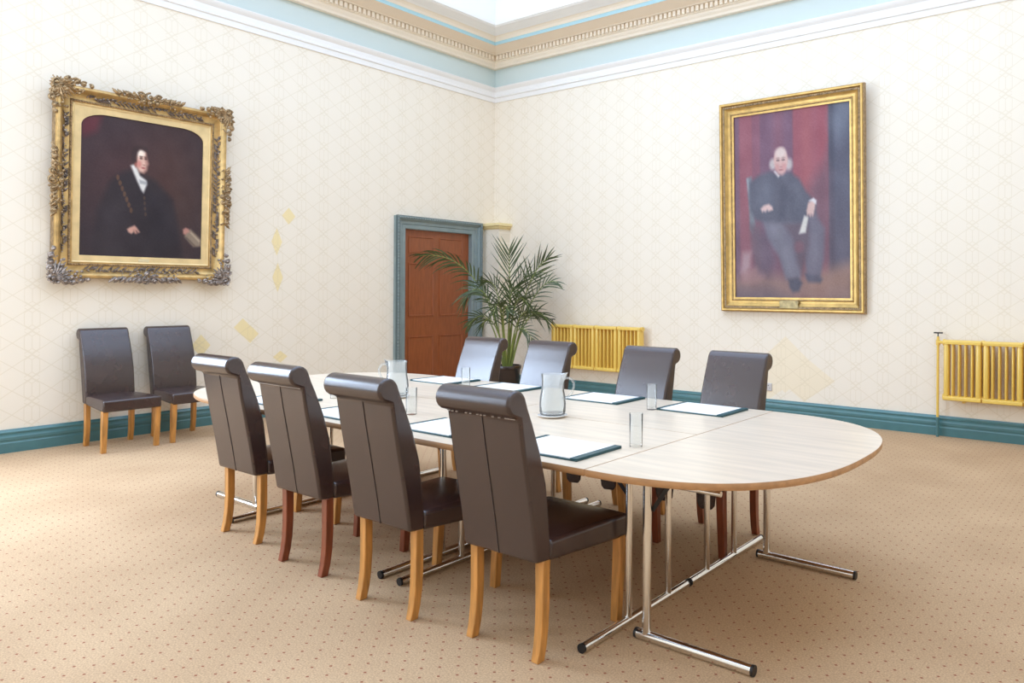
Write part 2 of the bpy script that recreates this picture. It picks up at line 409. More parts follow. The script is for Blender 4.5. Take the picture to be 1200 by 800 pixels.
# ------------------------------------------------------------------ chairs
def make_chair(name, label, wood, group):
    t = thing(name, label, 'chair', group=group)
    hw = .205
    # backrest side profile (y,z): front from seat up over the roll and down the rear face
    prof = [(-.205, .470), (-.214, .56), (-.232, .70), (-.268, .83), (-.312, .945), (-.338, 1.005)]
    cx, cz, r = -.402, 1.030, .052
    for k in range(0, 13):
        prof.append((cx+r*math.cos(math.radians(22+k*20)), cz+r*math.sin(math.radians(22+k*20))))
    prof += [(-.388, .970), (-.370, .86), (-.340, .70), (-.311, .54), (-.288, .395), (-.205, .385)]
    bm = BM(); prism(bm, prof, lambda a, b, x: (x, a, b), -hw, hw)
    back = obj('backrest', bm, M['leather'], t, bevel=.013, seg=3)
    # seat cushion
    bm = BM(); rings = []
    nx, ny = 8, 8
    def sz(u, v): return .468+.016*(1-(2*u-1)**4)*(1-(2*v-1)**4)
    g = [[bm.verts.new(((-1+2*i/nx)*(hw+.034*j/ny), -.21+.495*j/ny, sz(i/nx, j/ny))) for j in range(ny+1)] for i in range(nx+1)]
    for i in range(nx):
        for j in range(ny): bm.faces.new((g[i][j], g[i+1][j], g[i+1][j+1], g[i][j+1]))
    loop = [g[i][0] for i in range(nx+1)]+[g[nx][j] for j in range(1, ny+1)]+[g[i][ny] for i in range(nx-1, -1, -1)]+[g[0][j] for j in range(ny-1, 0, -1)]
    low = [bm.verts.new((v.co.x, v.co.y, .385-.022*max(0, (v.co.y+.21)/.495))) for v in loop]
    n = len(loop)
    for i in range(n): bm.faces.new((loop[i], loop[(i+1) % n], low[(i+1) % n], low[i]))
    bm.faces.new(low)
    obj('seat', bm, M['leather'], t, bevel=.016, seg=3)
    # legs
    def leg(x0, path, w=.041):
        bm = BM(); rings = []
        for (y, z, s) in path:
            a = w/2*s; rings.append([(x0-a, y-a, z), (x0+a, y-a, z), (x0+a, y+a, z), (x0-a, y+a, z)])
        loft(bm, rings); obj('leg', bm, wood, t, bevel=.003, seg=1)
    for s in (-1, 1):
        leg(s*.184, [(-.258, 0, .95), (-.244, .06, .98), (-.235, .13, 1.), (-.231, .22, 1.03), (-.232, .395, 1.05)])
        leg(s*.2155, [(.226, 0, .9), (.240, .20, 1.0), (.250, .375, 1.08)], .043)
    # centre seam down the rear face, thin line of stitching under the roll
    bm = BM(); tube(bm, [(0, y-.0006, z) for y, z in ((-.389, .976), (-.370, .86), (-.340, .70), (-.311, .54), (-.288, .398))], .0022, 6)
    obj('back_seam', bm, M['seam'], t)['label'] = 'dark centre seam down the rear of the back'
    bm = BM(); tube(bm, [(-.192, -.392, .980), (.192, -.392, .980)], .002, 6)
    obj('roll_seam', bm, M['seam'], t)
    return t
GN, GF, GW = 'chairs along the near side of the table', 'chairs along the far side of the table', 'chairs against the left wall'
lab_near = ['brown leather chair, oak legs, furthest from camera of the near-side row, beside wall chairs',
            'brown leather chair with reddish mahogany legs, back to the camera, near side of table',
            'brown leather oak-legged chair directly behind the nearest chair, back to the camera',
            'brown leather roll-top chair with oak legs nearest the camera, white stitches under roll']
pos_near = [(3.842, -5.622, 0), (4.580, -5.680, 0), (5.344, -5.732, 0), (6.045, -5.682, 0)]
oakc = make_chair('dining_chair', lab_near[0], M['oak'], GN)
mahc = make_chair('dining_chair', lab_near[1], M['mahogany'], GN)
def place(o, p, lab, grp):
    o.location = (p[0], p[1], 0); o.rotation_euler = (0, 0, p[2]); o['label'] = lab; o['group'] = grp; return o
place(oakc, pos_near[0], lab_near[0], GN); place(mahc, pos_near[1], lab_near[1], GN)
near = [oakc, mahc]
for k in (2, 3): near.append(place(copy_tree(oakc), pos_near[k], lab_near[k], GN))
# pale stitches under the roll of the nearest chair
for x in (-.185, -.165, -.14, -.085, -.06, -.02, .0, .02, .065, .10, .135, .15, .165, .178):
    bm = BM(); box(bm, (x-.006, -.395, .969), (x+.006, -.388, .975)); obj('stitch', bm, M['stitch'], near[3])['label'] = 'pale stitch under the roll'
bm = BM(); box(bm, (-.192, -.393, .968), (.192, -.388, .971)); obj('stitching', bm, M['stitch'], near[1])['label'] = 'pale line under the roll'
lab_far = ['brown leather chair facing the camera at the far side of table, just before the door',
           'brown leather chair facing the camera between the potted palm and the far radiator',
           'brown leather chair facing the camera in front of the right end of far radiator',
           'brown leather chair with mahogany legs at the far side, nearest the rounded table end']
pos_far = [(3.790, -4.252, PI), (4.500, -4.252, PI), (5.395, -4.252, PI), (6.062, -4.252, PI)]
for k, src in enumerate((oakc, oakc, oakc, mahc)): place(copy_tree(src), pos_far[k], lab_far[k], GF)
for ch in [c for o in C.objects if o.get('label') == lab_far[3] for c in o.children if c.name.startswith('stitching')]: bpy.data.objects.remove(ch)
for lab in (lab_far[2], lab_far[3]):
    t = [o for o in C.objects if o.get('label') == lab][0]
    for s in (-1, 1):
        bm = BM(); poly = [(-.062, .40), (-.062, .355), (-.054, .29), (-.036, .268), (.03, .264), (.050, .282), (.058, .33), (.058, .40)]
        prism(bm, poly, lambda a, z, y: (a+s*.135, y, z), .268, .281); obj('apron_flap', bm, M['leather'], t, bevel=.005)['label'] = 'rounded leather flap hanging below the seat front'
lab_wall = ['left brown leather chair of the pair standing against the left wall below gilt portrait', 'right brown leather chair of the pair against the left wall, nearer the door']
for k, p in enumerate(((.447, -5.248, -PI/2), (.432, -4.668, -PI/2))): place(copy_tree(oakc), p, lab_wall[k], GW)

# ------------------------------------------------------------------ tables
TZ, TT = .757, .029
SX0, SX1, SXM = 3.47, 6.37, 5.09
YN, YM, YF = -5.832, -4.930, -4.028
def tabletop(t, poly, o):
    """poly in world xy -> local; top slab with laminate above, wood edging as its own mesh"""
    P = [(x-o[0], y-o[1]) for x, y in poly]
    cx = sum(p[0] for p in P)/len(P); cy = sum(p[1] for p in P)/len(P)
    def ins(d):
        out = []
        n = len(P)
        for i in range(n):
            a, b, c = Vector(P[i-1]), Vector(P[i]), Vector(P[(i+1) % n])
            n1 = Vector((-(b-a).y, (b-a).x)).normalized(); n2 = Vector((-(c-b).y, (c-b).x)).normalized()
            m = (n1+n2); m = m/max(.3, m.dot(n1)); out.append((b.x+m.x*d, b.y+m.y*d))
        return out
    area = sum(P[i-1][0]*P[i][1]-P[i][0]*P[i-1][1] for i in range(len(P)))
    sg = 1 if area > 0 else -1
    bm = BM(); r = ins(sg*.002)
    loft(bm, [[(x, y, TZ-.006) for x, y in r], [(x, y, TZ) for x, y in r]])
    top = obj('tabletop', bm, M['maple'], t)
    bm = BM()
    rr = []
    for d, z in ((.02, TZ-TT), (.006, TZ-TT), (.0, TZ-TT+.008), (0.0, TZ-.008), (.0015, TZ-.001), (.003, TZ-.001)):
        rr.append([(x, y, z) for x, y in ins(sg*d)])
    loft(bm, rr, True, True); obj('edging', bm, M['edge'], top, smooth=True, angle=50)
    return top
def frame(t, o, x, y0, y1, p1, p2, brace):
    """T leg frame across the table: floor bar, two posts, top rail; brace = direction of folding braces along x"""
    bm = BM(); x -= o[0]; Y = lambda y: y-o[1]
    tube(bm, [(x, Y(y0), .019), (x, Y(y1), .019)], .019, 16)
    for p in (p1, p2): tube(bm, [(x, Y(p), .02), (x, Y(p), TZ-TT-.03)], .0155, 16)
    pass
    f = obj('leg_frame', bm, M['chrome'], t, smooth=True)
    for ya, yb in ((y0, y0-.012), (y1, y1+.012)):
        bm = BM(); tube(bm, [(x, Y(ya), .0195), (x, Y(yb), .0195)], .0195, 16); obj('end_cap', bm, M['black'], f, smooth=True)
    bm = BM()                                     # dark rounded housing on top of the posts
    poly = []
    for (ya, za) in ((p1-.07, 0), (p1-.07, -.035), (p1-.045, -.062), (p1+.035, -.066), (p1+.07, -.045), (p2-.07, -.045), (p2-.035, -.066), (p2+.045, -.062), (p2+.07, -.035), (p2+.07, 0)): poly.append((Y(ya), TZ-TT+za))
    prism(bm, poly, lambda y, z, t_: (t_, y, z), x-.018, x+.018); obj('hinge_housing', bm, M['steel'], t, bevel=.006)['label'] = 'dark folding hinge housing'
    for p in (p1, p2):
        bm = BM(); s = .012 if p == p1 else -.012
        box(bm, (0, -.002, -.009), (.24, .002, .009))
        a = math.atan2(.17, .17)
        for v in bm.verts: v.co = Matrix.Rotation(-a, 3, 'Y') @ v.co
        if brace < 0:
            for v in bm.verts: v.co.x *= -1
        for v in bm.verts: v.co += Vector((x, Y(p)+s*1.3, TZ-TT-.185))
        obj('brace', bm, M['steel'], f)
    return f
GT = 'folding meeting tables pushed together'
def rect_table(x0, x1, y0, y1, lab, fx, fy, posts, name='folding_table'):
    o = ((x0+x1)/2, (y0+y1)/2, 0); t = thing(name, lab, 'table', o, 0, GT)
    tabletop(t, [(x0+.001, y0+.001), (x1-.001, y0+.001), (x1-.001, y1-.001), (x0+.001, y1-.001)], o)
    for k, x in enumerate(fx): frame(t, o, x, fy[0], fy[1], posts[2*k], posts[2*k+1], 1 if k == 0 else -1)
nf, ff = (-5.775, -4.955), (-4.922, -4.105)
rect_table(SX0, SXM, YN, YM, 'rectangular maple folding table, near row, beneath the two left near-side pads', (3.535, 5.025), nf, (-5.40, -5.09, -5.378, -5.09))
rect_table(SXM, SX1, YN, YM, 'rectangular maple folding table, near row, next to the nearest chair', (5.178, 6.325), nf, (-5.378, -5.09, -5.452, -5.125))
rect_table(SX0, SXM, YM, YF, 'rectangular maple folding table, far row, in front of the door', (3.535, 5.025), ff, (-4.72, -4.41, -4.75, -4.445))
rect_table(SXM, SX1, YM, YF, 'rectangular maple folding table, far row, under the two right far-side pads', (5.135, 6.327), ff, (-4.72, -4.41, -4.75, -4.445))
ARMZ = .668
def d_table(xs, sgn, a, lab):
    hw = (YF-YN)/2-.001; n = 48; ex = 2.55
    poly = []
    for k in range(n+1):
        th = -PI/2+PI*k/n; c, s = math.cos(th), math.sin(th)
        poly.append((xs+sgn*(.001+(a-.001)*abs(c)**(2/ex)), YM+hw*math.copysign(abs(s)**(2/ex), s)))
    o = (xs+sgn*a*.45, YM, 0); t = thing('folding_table', lab, 'table', o, 0, GT)
    tabletop(t, poly, o)
    for y in (-5.535, -4.345):
        bm = BM(); X = lambda d: xs+sgn*d-o[0]; yy = y-o[1]
        tube(bm, [(X(.062), yy, .021), (X(.585), yy, .021)], .021, 16)
        tube(bm, [(X(.105), yy, .02), (X(.105), yy, ARMZ)], .019, 16)
        tube(bm, [(X(.09), yy, ARMZ), (X(.45), yy, ARMZ)], .012, 12)
        for dd in (.13, .42): tube(bm, [(X(dd), yy, ARMZ), (X(dd), yy, TZ-TT)], .008, 8)
        f = obj('leg_frame', bm, M['chrome'], t, smooth=True)
        for da, db in ((.062, .05), (.585, .597)):
            bm = BM(); tube(bm, [(X(da), yy, .0215), (X(db), yy, .0215)], .0215, 16); obj('end_cap', bm, M['black'], f, smooth=True)
        bm = BM(); box(bm, (0, -.002, -.009), (.21, .002, .009))
        for v in bm.verts: v.co = Matrix.Rotation(-math.radians(55), 3, 'Y') @ v.co
        for v in bm.verts: v.co.x *= sgn; v.co += Vector((X(.12), yy+.017, TZ-TT-.185))
        obj('brace', bm, M['steel'], f)
d_table(SX1, 1, .82, 'rounded maple end table with chrome T legs, nearest the camera')
d_table(SX0, -1, .93, 'rounded maple end table at the far left end, below the wall chairs')

# ------------------------------------------------------------------ things on the table
GP = 'writing pads on the table'
def make_pad():
    t = thing('writing_pad', '', 'writing pad', group=GP)
    bm = BM(); box(bm, (-.22, -.165, 0), (.22, .165, .007)); obj('cover', bm, M['pad'], t, bevel=.002, seg=1)
    bm = BM(); box(bm, (-.197, -.158, .0071), (.186, .158, .0105)); obj('paper_sheets', bm, M['sheet'], t)
    bm = BM(); box(bm, (.182, -.165, .0071), (.22, .165, .0125)); obj('side_strip', bm, M['pad'], t, bevel=.002, seg=1)
    bm = BM(); box(bm, (-.22, -.165, .0071), (-.196, .165, .0125)); obj('side_strip', bm, M['pad'], t, bevel=.002, seg=1)
    return t
pads = [(6.045, -5.590, 'teal pad with white paper before the nearest chair'),
        (5.285, -5.565, 'teal pad with white paper before the second nearest near-side chair'),
        (4.485, -5.600, 'teal pad with white paper before the mahogany-legged near-side chair'),
        (3.715, -5.575, 'teal pad with white paper before the near-side chair furthest from the camera'),
        (6.015, -4.245, 'teal pad with white paper in front of the far chair nearest the rounded end'),
        (5.280, -4.245, 'teal pad with white paper in front of the far radiator, beside the tall glass'),
        (4.415, -4.245, 'teal pad with white paper in front of the chair beside the palm'),
        (3.740, -4.235, 'teal pad with white paper in front of the chair by the door')]
p0 = make_pad()
for k, (x, y, lab) in enumerate(pads):
    o = p0 if k == 0 else copy_tree(p0)
    o.location = (x, y, TZ); o.rotation_euler = (0, 0, 0 if k < 4 else 0); o['label'] = lab
    if k in (0, 2, 5): o.rotation_euler = (0, 0, (.02, 0, -.02, 0, 0, .02)[k])
GG = 'drinking glasses on the table'
def make_glass():
    bm = BM()
    lathe(bm, [(.0275, 0), (.029, .002), (.031, .15), (.0305, .1512), (.0295, .150), (.0268, .016), (.015, .0125), (.0001, .012)], 28)
    return obj('drinking_glass', bm, M['glass'], None, smooth=True)
g0 = make_glass()
for k, (x, y, lab) in enumerate([(6.290, -5.350, 'clear tall glass beside the pad of the nearest chair'), (5.768, -4.420, 'clear tall glass on far side between two pads, before the radiator'),
                              (4.206, -4.455, 'clear tall glass before the far chairs by the palm and door'), (4.790, -5.405, 'clear tall glass seen between the two nearest chair backs'),
                              (3.897, -5.300, 'clear glass mostly hidden behind the mahogany-legged chair')]):
    o = g0 if k == 0 else g0.copy()
    if k: C.objects.link(o)
    o.location = (x, y, TZ+.0005); tag(o, lab, 'glass', GG)
def make_jug(lab):
    t = thing('water_jug', lab, 'jug', group='glass water jugs on the table')
    bm = BM(); n = 40
    outer = [(.062, 0), (.070, .004), (.073, .02), (.074, .06), (.071, .10), (.064, .135), (.061, .18), (.0625, .212), (.065, .226)]
    inner = [(.0625, .226), (.060, .212), (.0585, .18), (.0615, .135), (.0685, .10), (.0712, .06), (.070, .02), (.064, .010), (.0001, .009)]
    rings = []
    for r, z in outer+inner:
        ring_ = []
        for k in range(n):
            a = 2*PI*k/n; da = abs((a-PI+PI) % (2*PI)-PI)
            s = math.exp(-(da/.42)**2)*max(0, (z-.17)/.066)
            ring_.append(((r+.026*s)*math.cos(a), (r+.026*s*.3)*math.sin(a) if False else (r)*math.sin(a)*(1-.12*s), z+.012*s))
        rings.append(ring_)
    loft(bm, rings, True, True)
    body = obj('jug_body', bm, M['jug'], t, smooth=True, angle=60)
    bm = BM(); path = bez([(-.060, 0, .200), (-.118, 0, .222), (-.140, 0, .165), (-.112, 0, .105), (-.068, 0, .090)], 14)
    tube(bm, path, [.007]*len(path), 10); obj('handle', bm, M['jug'], t, smooth=True)
    bm = BM(); lathe(bm, [(.0635, .0105), (.0695, .021), (.0707, .06), (.068, .10), (.0612, .135), (.0585, .155), (.0001, .1555)], 32)
    obj('water', bm, M['water'], t, smooth=True)
    return t
j1 = make_jug('clear glass water jug on white saucer, handle to the right'); j1.location = (5.470, -4.975, TZ+.0135); j1.rotation_euler = (0, 0, math.radians(36+180))
j2 = copy_tree(j1); j2['label'] = 'clear glass water jug with handle to the left, before the door'; j2.location = (4.178, -5.030, TZ+.0135); j2.rotation_euler = (0, 0, math.radians(36))
def saucer():
    bm = BM(); lathe(bm, [(.0001, .004), (.045, .0035), (.045, 0), (.06, .001), (.082, .010), (.084, .0125), (.081, .0135), (.062, .008), (.055, .0128), (.0001, .0128)], 36)
    return obj('saucer', bm, M['saucer'], None, smooth=True)
s1 = saucer(); s1.location = (5.470, -4.975, TZ); tag(s1, 'white saucer under the jug with its handle to the right', 'saucer', 'saucers under the jugs')
s2 = s1.copy(); C.objects.link(s2); s2.location = (4.178, -5.030, TZ); s2['label'] = 'white saucer under the jug before the door'

# ------------------------------------------------------------------ radiators
def radiator(x0, n, pitch, lab, valve_x, name='wall_radiator', flip=False):
    z0, z1, yw = .395, .985, -.165
    t = thing(name, lab, 'radiator', (x0, 0, 0))
    for s in range(n):
        bm = BM(); a = s*pitch; w = pitch*.965
        def col(xa, xb, ya, yb):
            xm = (xa+xb)/2; hw_ = (xb-xa)/2; hy = (yb-ya)/2; ym = (ya+yb)/2
            poly = [(xm+hw_*math.copysign(abs(math.cos(k*PI/6))**.7, math.cos(k*PI/6)), ym+hy*math.copysign(abs(math.sin(k*PI/6))**.7, math.sin(k*PI/6))) for k in range(12)]
            prism(bm, poly, lambda x, y, z: (x, y, z), z0+.03, z1-.03)
        ew = .056
        col(a, a+ew, yw, -.04); col(a+w-ew, a+w, yw, -.04)
        k = 4; inner = w-2*ew
        for i in range(k):
            c = a+ew+inner*(i+.5)/k; col(c-.013, c+.013, yw+.005, -.045)
        for zz, up in ((z1-.035, 1), (z0, 0)):      # headers
            poly = [(yw-.004, zz), (yw-.004, zz+.03), (yw+.02, zz+.042), (-.06, zz+.042), (-.038, zz+.03), (-.038, zz), (-.06, zz-.008 if not up else zz), (yw+.02, zz-.008 if not up else zz)]
            prism(bm, poly, lambda y, z, x: (x, y, z), a, a+w)
        for xe in (a, a+w):                        # rounded hubs at the joints
            for zz in (z1-.02, z0+.022):
                tube(bm, [(xe-.012, (yw-.04)/2, zz), (xe+.012, (yw-.04)/2, zz)], .034, 12)
        obj('radiator_section', bm, M['yellow'], t, bevel=.005, seg=2)
    for s in (0, n-1):                             # wall brackets
        bm = BM(); xx = s*pitch+pitch*.5
        box(bm, (xx-.012, -.10, z0-.03), (xx+.012, T, z0-.008)); obj('bracket', bm, M['yellow'], t)
    # feed pipe with black lever valve
    vx = valve_x-x0
    bm = BM(); tube(bm, [(vx, -.06, .0), (vx, -.06, 1.02)], .0135, 12)
    p = obj('feed_pipe', bm, M['yellow'], t, smooth=True)
    bm = BM(); tube(bm, [(vx, -.06, .93), (vx, -.06, .985)], .021, 12); tube(bm, [(vx, -.06, .963), (0 if not flip else 0, -.10, .963)], .016, 10)
    obj('valve_body', bm, M['yellow'], t, smooth=True)
    bm = BM(); tube(bm, [(vx, -.06, 1.018), (vx, -.06, 1.055)], .006, 8); box(bm, (vx-.04, -.072, 1.05), (vx+.045, -.048, 1.064))
    obj('valve_handle', bm, M['black'], t, bevel=.004)['label'] = 'black valve lever'
    bm = BM(); tube(bm, [(vx, -.06, .0), (vx, -.06, .2)], .0155, 12); obj('pipe_sleeve', bm, M['teal'], t, smooth=True)['label'] = 'teal painted foot of the pipe'
    return t
radiator(6.475, 4, .36, 'yellow cast radiator with upright feed pipe, at the right end of back wall', 6.405)
radiator(1.320, 4, .375, 'yellow cast radiator behind the far chairs, right of the potted palm', 1.235)
# socket
so = thing('wall_socket', 'small metal socket plate low on the back wall beside the far chair', 'socket', (4.515, T, .345))
bm = BM(); box(bm, (-.045, -.012, -.045), (.045, 0, .045)); obj('socket_plate', bm, M['socket'], so, bevel=.004)
bm = BM()
for a in ((-.006, .012, .004, .024), (-.024, -.016, -.010, -.011), (.010, -.016, .024, -.011)): box(bm, (a[0], -.0128, a[1]), (a[2], -.0118, a[3]))
obj('pin_hole', bm, M['black'], so)
# vent grille on the boxing
vt = thing('vent_grille', 'yellow louvred vent low on the corner boxing behind the palm', 'vent', (.20, -.20, .50))
bm = BM(); box(bm, (-.08, -.012, -.08), (.08, 0, .08)); obj('vent_plate', bm, M['yelpaint'], vt, bevel=.003)
bm = BM()
for k in range(4): z = -.054+k*.036; box(bm, (-.06, -.014, z-.005), (.06, -.0115, z+.005))
obj('louvre_slots', bm, M['golddark'], vt)

# ------------------------------------------------------------------ palm
BASE = Vector((.93, -.66, 0))
RT = Vector((math.cos(.6277), math.sin(.6277), 0)); FW = Vector((-math.sin(.6277), math.cos(.6277), 0))
palm = thing('potted_palm', 'tall feathery palm in a dark glazed pot in the room corner by the door', 'plant', BASE)
bm = BM(); lathe(bm, [(.0001, 0), (.135, 0), (.15, .015), (.17, .20), (.185, .38), (.198, .385), (.20, .415), (.195, .43), (.180, .43), (.172, .40), (.168, .37), (.0001, .365)], 36)
obj('pot', bm, M['pot'], palm, smooth=True)
bm = BM(); lathe(bm, [(.0001, .366), (.165, .366), (.160, .385), (.08, .395), (.0001, .39)], 24); obj('soil', bm, M['soil'], palm, smooth=True)
def frond(ctrl, start, length, nl, seed, droop=.25, spread=1., width=.017, twist=.5):
    nl = int(nl*.8); width *= 1.35
    """ctrl: control points (right, up, toward camera) about the pot base"""
    rnd = random.Random(seed)
    pts = [RT*a+Vector((0, 0, b))-FW*c for a, b, c in ctrl]
    sp = bez(pts, 40)
    bm = BM(); m = len(sp)
    tube(bm, sp, [.011*(1-.8*i/(m-1))+.0015 for i in range(m)], 6, mi=1)
    i0 = int(start*40)
    for k in range(nl):
        f = k/(nl-1); pos = i0+(39-i0)*f; i = min(39, int(pos)); fr = pos-i
        p = sp[i].lerp(sp[i+1], fr); tg = (sp[i+1]-sp[i]).normalized()
        side = tg.cross(FW)
        if side.length < .2: side = tg.cross(Vector((0, 0, 1)))
        side = side.normalized()
        side = (side*math.cos(twist)+side.cross(tg)*math.sin(twist)).normalized()
        ln = length*(.45+.75*math.sin(PI*min(1, .18+.75*f)))*rnd.uniform(.75, 1.15)
        for s in (-1, 1):
            if rnd.random() < .05: continue
            d = (tg*(.75+.5*f)+side*s*(1.0-.35*f)*spread+Vector((rnd.uniform(-.14, .14), rnd.uniform(-.14, .14), .06+rnd.uniform(-.14, .14)))).normalized()
            nrm = d.cross(tg); 
            if nrm.length < .05: nrm = Vector((0, 0, 1))
            wd = d.cross(nrm).normalized()
            prev = None; segs = 4
            for j in range(segs+1):
                q = j/segs; c = p+d*ln*q+Vector((0, 0, -droop*ln*q*q))
                w = width*(1.0-q)**.7*(.55+.9*min(1, q*3)) if j < segs else .0006
                a, b = c+wd*w*.5, c-wd*w*.5
                va, vb = bm.verts.new(a), bm.verts.new(b)
                if prev: bm.faces.new((prev[0], va, vb, prev[1]))
                prev = (va, vb)
    return obj('frond', bm, [M['leaf'], M['stem']], palm, smooth=True, angle=80)
R0 = .40
fr = [   # control points, start, leaflet length, pairs, droop, spread, width, twist
 ([(-.02, R0, 0), (-.10, 1.0, .05), (-.30, 1.62, .10), (-.62, 2.02, .12), (-1.20, 1.93, .10)], .40, .36, 24, .45, .75, .019, .5),
 ([(.02, R0, 0), (.03, .95, -.05), (.02, 1.5, -.05), (.03, 1.9, .0), (.02, 2.02, .03)], .46, .46, 17, .04, .85, .015, .25),
 ([(.04, R0, 0), (.14, .95, 0), (.22, 1.45, 0), (.36, 1.80, .05), (.58, 1.92, .05)], .48, .36, 17, .12, .8, .016, -.6),
 ([(.05, R0, 0), (.18, .9, .1), (.30, 1.35, .1), (.5, 1.66, .12), (.70, 1.58, .15)], .48, .28, 14, .30, .8, .014, .5),
 ([(.06, R0, 0), (.16, .8, .1), (.26, 1.15, .15), (.42, 1.28, .2), (.58, 1.06, .22)], .52, .26, 13, .3, .8, .015, -.4),
 ([(-.05, R0, 0), (-.12, .8, .1), (-.22, 1.2, .1), (-.34, 1.20, .1), (-.52, .98, .12)], .66, .22, 10, .25, .6, .014, .3),
 ([(-.03, R0, 0), (-.1, .9, .1), (-.16, 1.4, .15), (-.36, 1.70, .2), (-.56, 1.32, .2)], .46, .32, 18, .45, .8, .016, -.5),
 ([(.0, R0, 0), (-.02, .8, .12), (-.04, 1.15, .22), (-.05, 1.5, .32), (-.12, 1.15, .45)], .42, .32, 18, .3, 1., .015, .6),
 ([(.03, R0, 0), (.08, .7, .1), (.12, 1.0, .15), (.22, 1.10, .2), (.42, .72, .25)], .60, .20, 10, .25, .8, .014, .3),
 ([(.02, R0, 0), (.05, .85, 0), (.09, 1.25, .1), (.15, 1.55, .2), (.34, 1.25, .35)], .42, .32, 18, .3, .9, .015, -.6),
 ([(-.01, R0, 0), (-.03, .7, .15), (-.10, 1.0, .25), (-.2, 1.22, .3), (-.30, .98, .3)], .58, .22, 10, .35, .7, .014, .5),
 ([(.0, R0, 0), (.0, .8, .2), (-.03, 1.1, .3), (-.02, 1.40, .4), (.10, 1.18, .5)], .52, .24, 12, .3, .9, .014, .4),
 ([(.03, R0, 0), (.07, .75, .1), (.14, 1.05, .2), (.22, 1.32, .2), (.44, 1.12, .2)], .45, .28, 15, .3, .8, .014, -.5),
 ([(-.02, R0, 0), (-.05, .85, .05), (-.08, 1.3, .1), (-.10, 1.62, .15), (-.26, 1.58, .2)], .45, .30, 15, .2, .9, .014, .6),
 ([(.01, R0, 0), (.02, .8, .1), (.04, 1.2, .1), (.06, 1.55, .15), (.12, 1.50, .2)], .42, .30, 15, .2, .9, .014, -.3),
 ([(.02, R0, 0), (.02, .9, -.05), (.08, 1.4, -.1), (.16, 1.75, -.08), (.34, 1.66, -.05)], .46, .34, 17, .12, .9, .015, .7),
]
for k, a in enumerate(fr): frond(a[0], a[1], a[2], a[3], 11+k, a[4], a[5], a[6], a[7])

# ------------------------------------------------------------------ portraits
def smooth_poly(U, V, poly, soft):
    """soft mask of a polygon: inside=1, falling off over 'soft'"""
    inside = np.zeros(U.shape, bool); dist = np.full(U.shape, 9.)
    n = len(poly)
    for i in range(n):
        x0, y0 = poly[i]; x1, y1 = poly[(i+1) % n]
        cond = ((y0 > V) != (y1 > V)) & (U < (x1-x0)*(V-y0)/((y1-y0) if abs(y1-y0) > 1e-9 else 1e-9)+x0)
        inside ^= cond
        dx, dy = x1-x0, y1-y0; t = np.clip(((U-x0)*dx+(V-y0)*dy)/max(1e-9, dx*dx+dy*dy), 0, 1)
        dist = np.minimum(dist, np.hypot(U-x0-t*dx, V-y0-t*dy))
    s = np.where(inside, dist, -dist)
    return np.clip(s/soft*.5+.5, 0, 1)
def ell(U, V, cx, cy, rx, ry, soft=.35):
    d = np.sqrt(((U-cx)/rx)**2+((V-cy)/ry)**2); return np.clip((1+soft/2-d)/soft, 0, 1)
def canvas(name, wpx, hpx, w, h, paint, parent, label):
    us = np.linspace(0, 1, wpx+1); vs = np.linspace(0, 1, hpx+1); U, V = np.meshgrid(us, vs)
    col = paint(U, V)
    bm = BM(); g = [[bm.verts.new(((u-.5)*w, 0, (.5-v)*h)) for u in us] for v in vs]
    for j in range(hpx):
        for i in range(wpx): bm.faces.new((g[j][i], g[j+1][i], g[j+1][i+1], g[j][i+1]))
    me = bpy.data.meshes.new(name); bm.verts.index_update(); bm.to_mesh(me); bm.free()
    ca = me.color_attributes.new('paint', 'FLOAT_COLOR', 'POINT')
    lc = np.ones((U.size, 4)); s = col.reshape(-1, 3)/255.; s = np.clip(s, 0, 1)
    lc[:, :3] = np.where(s <= .04045, s/12.92, ((s+.055)/1.055)**2.4)
    ca.data.foreach_set('color', lc.ravel())
    m, nt, b = new_mat(name+'_oil'); at = nt.nodes.new('ShaderNodeVertexColor'); at.layer_name = 'paint'
    nt.links.new(at.outputs[0], b.inputs['Base Color']); b.inputs['Roughness'].default_value = .5; b.inputs['Specular IOR Level'].default_value = .35
    me.materials.append(m)
    o = bpy.data.objects.new(name, me); C.objects.link(o); o.parent = parent; o['label'] = label
    return o
def mixc(a, m, c): return a+(np.array(c, float)-a)*m[..., None]
def brush(U, V, amp, seed, f=30):
    r = np.random.RandomState(seed); out = np.zeros(U.shape)
    for k in range(14):
        a, b, p = r.uniform(-f, f), r.uniform(-f, f), r.uniform(0, 6.3); out += np.sin(a*U+b*V+p+1.5*np.sin(b*U-a*V))
    out += r.normal(0, 2.6, U.shape)
    return (out/5.*amp)[..., None]
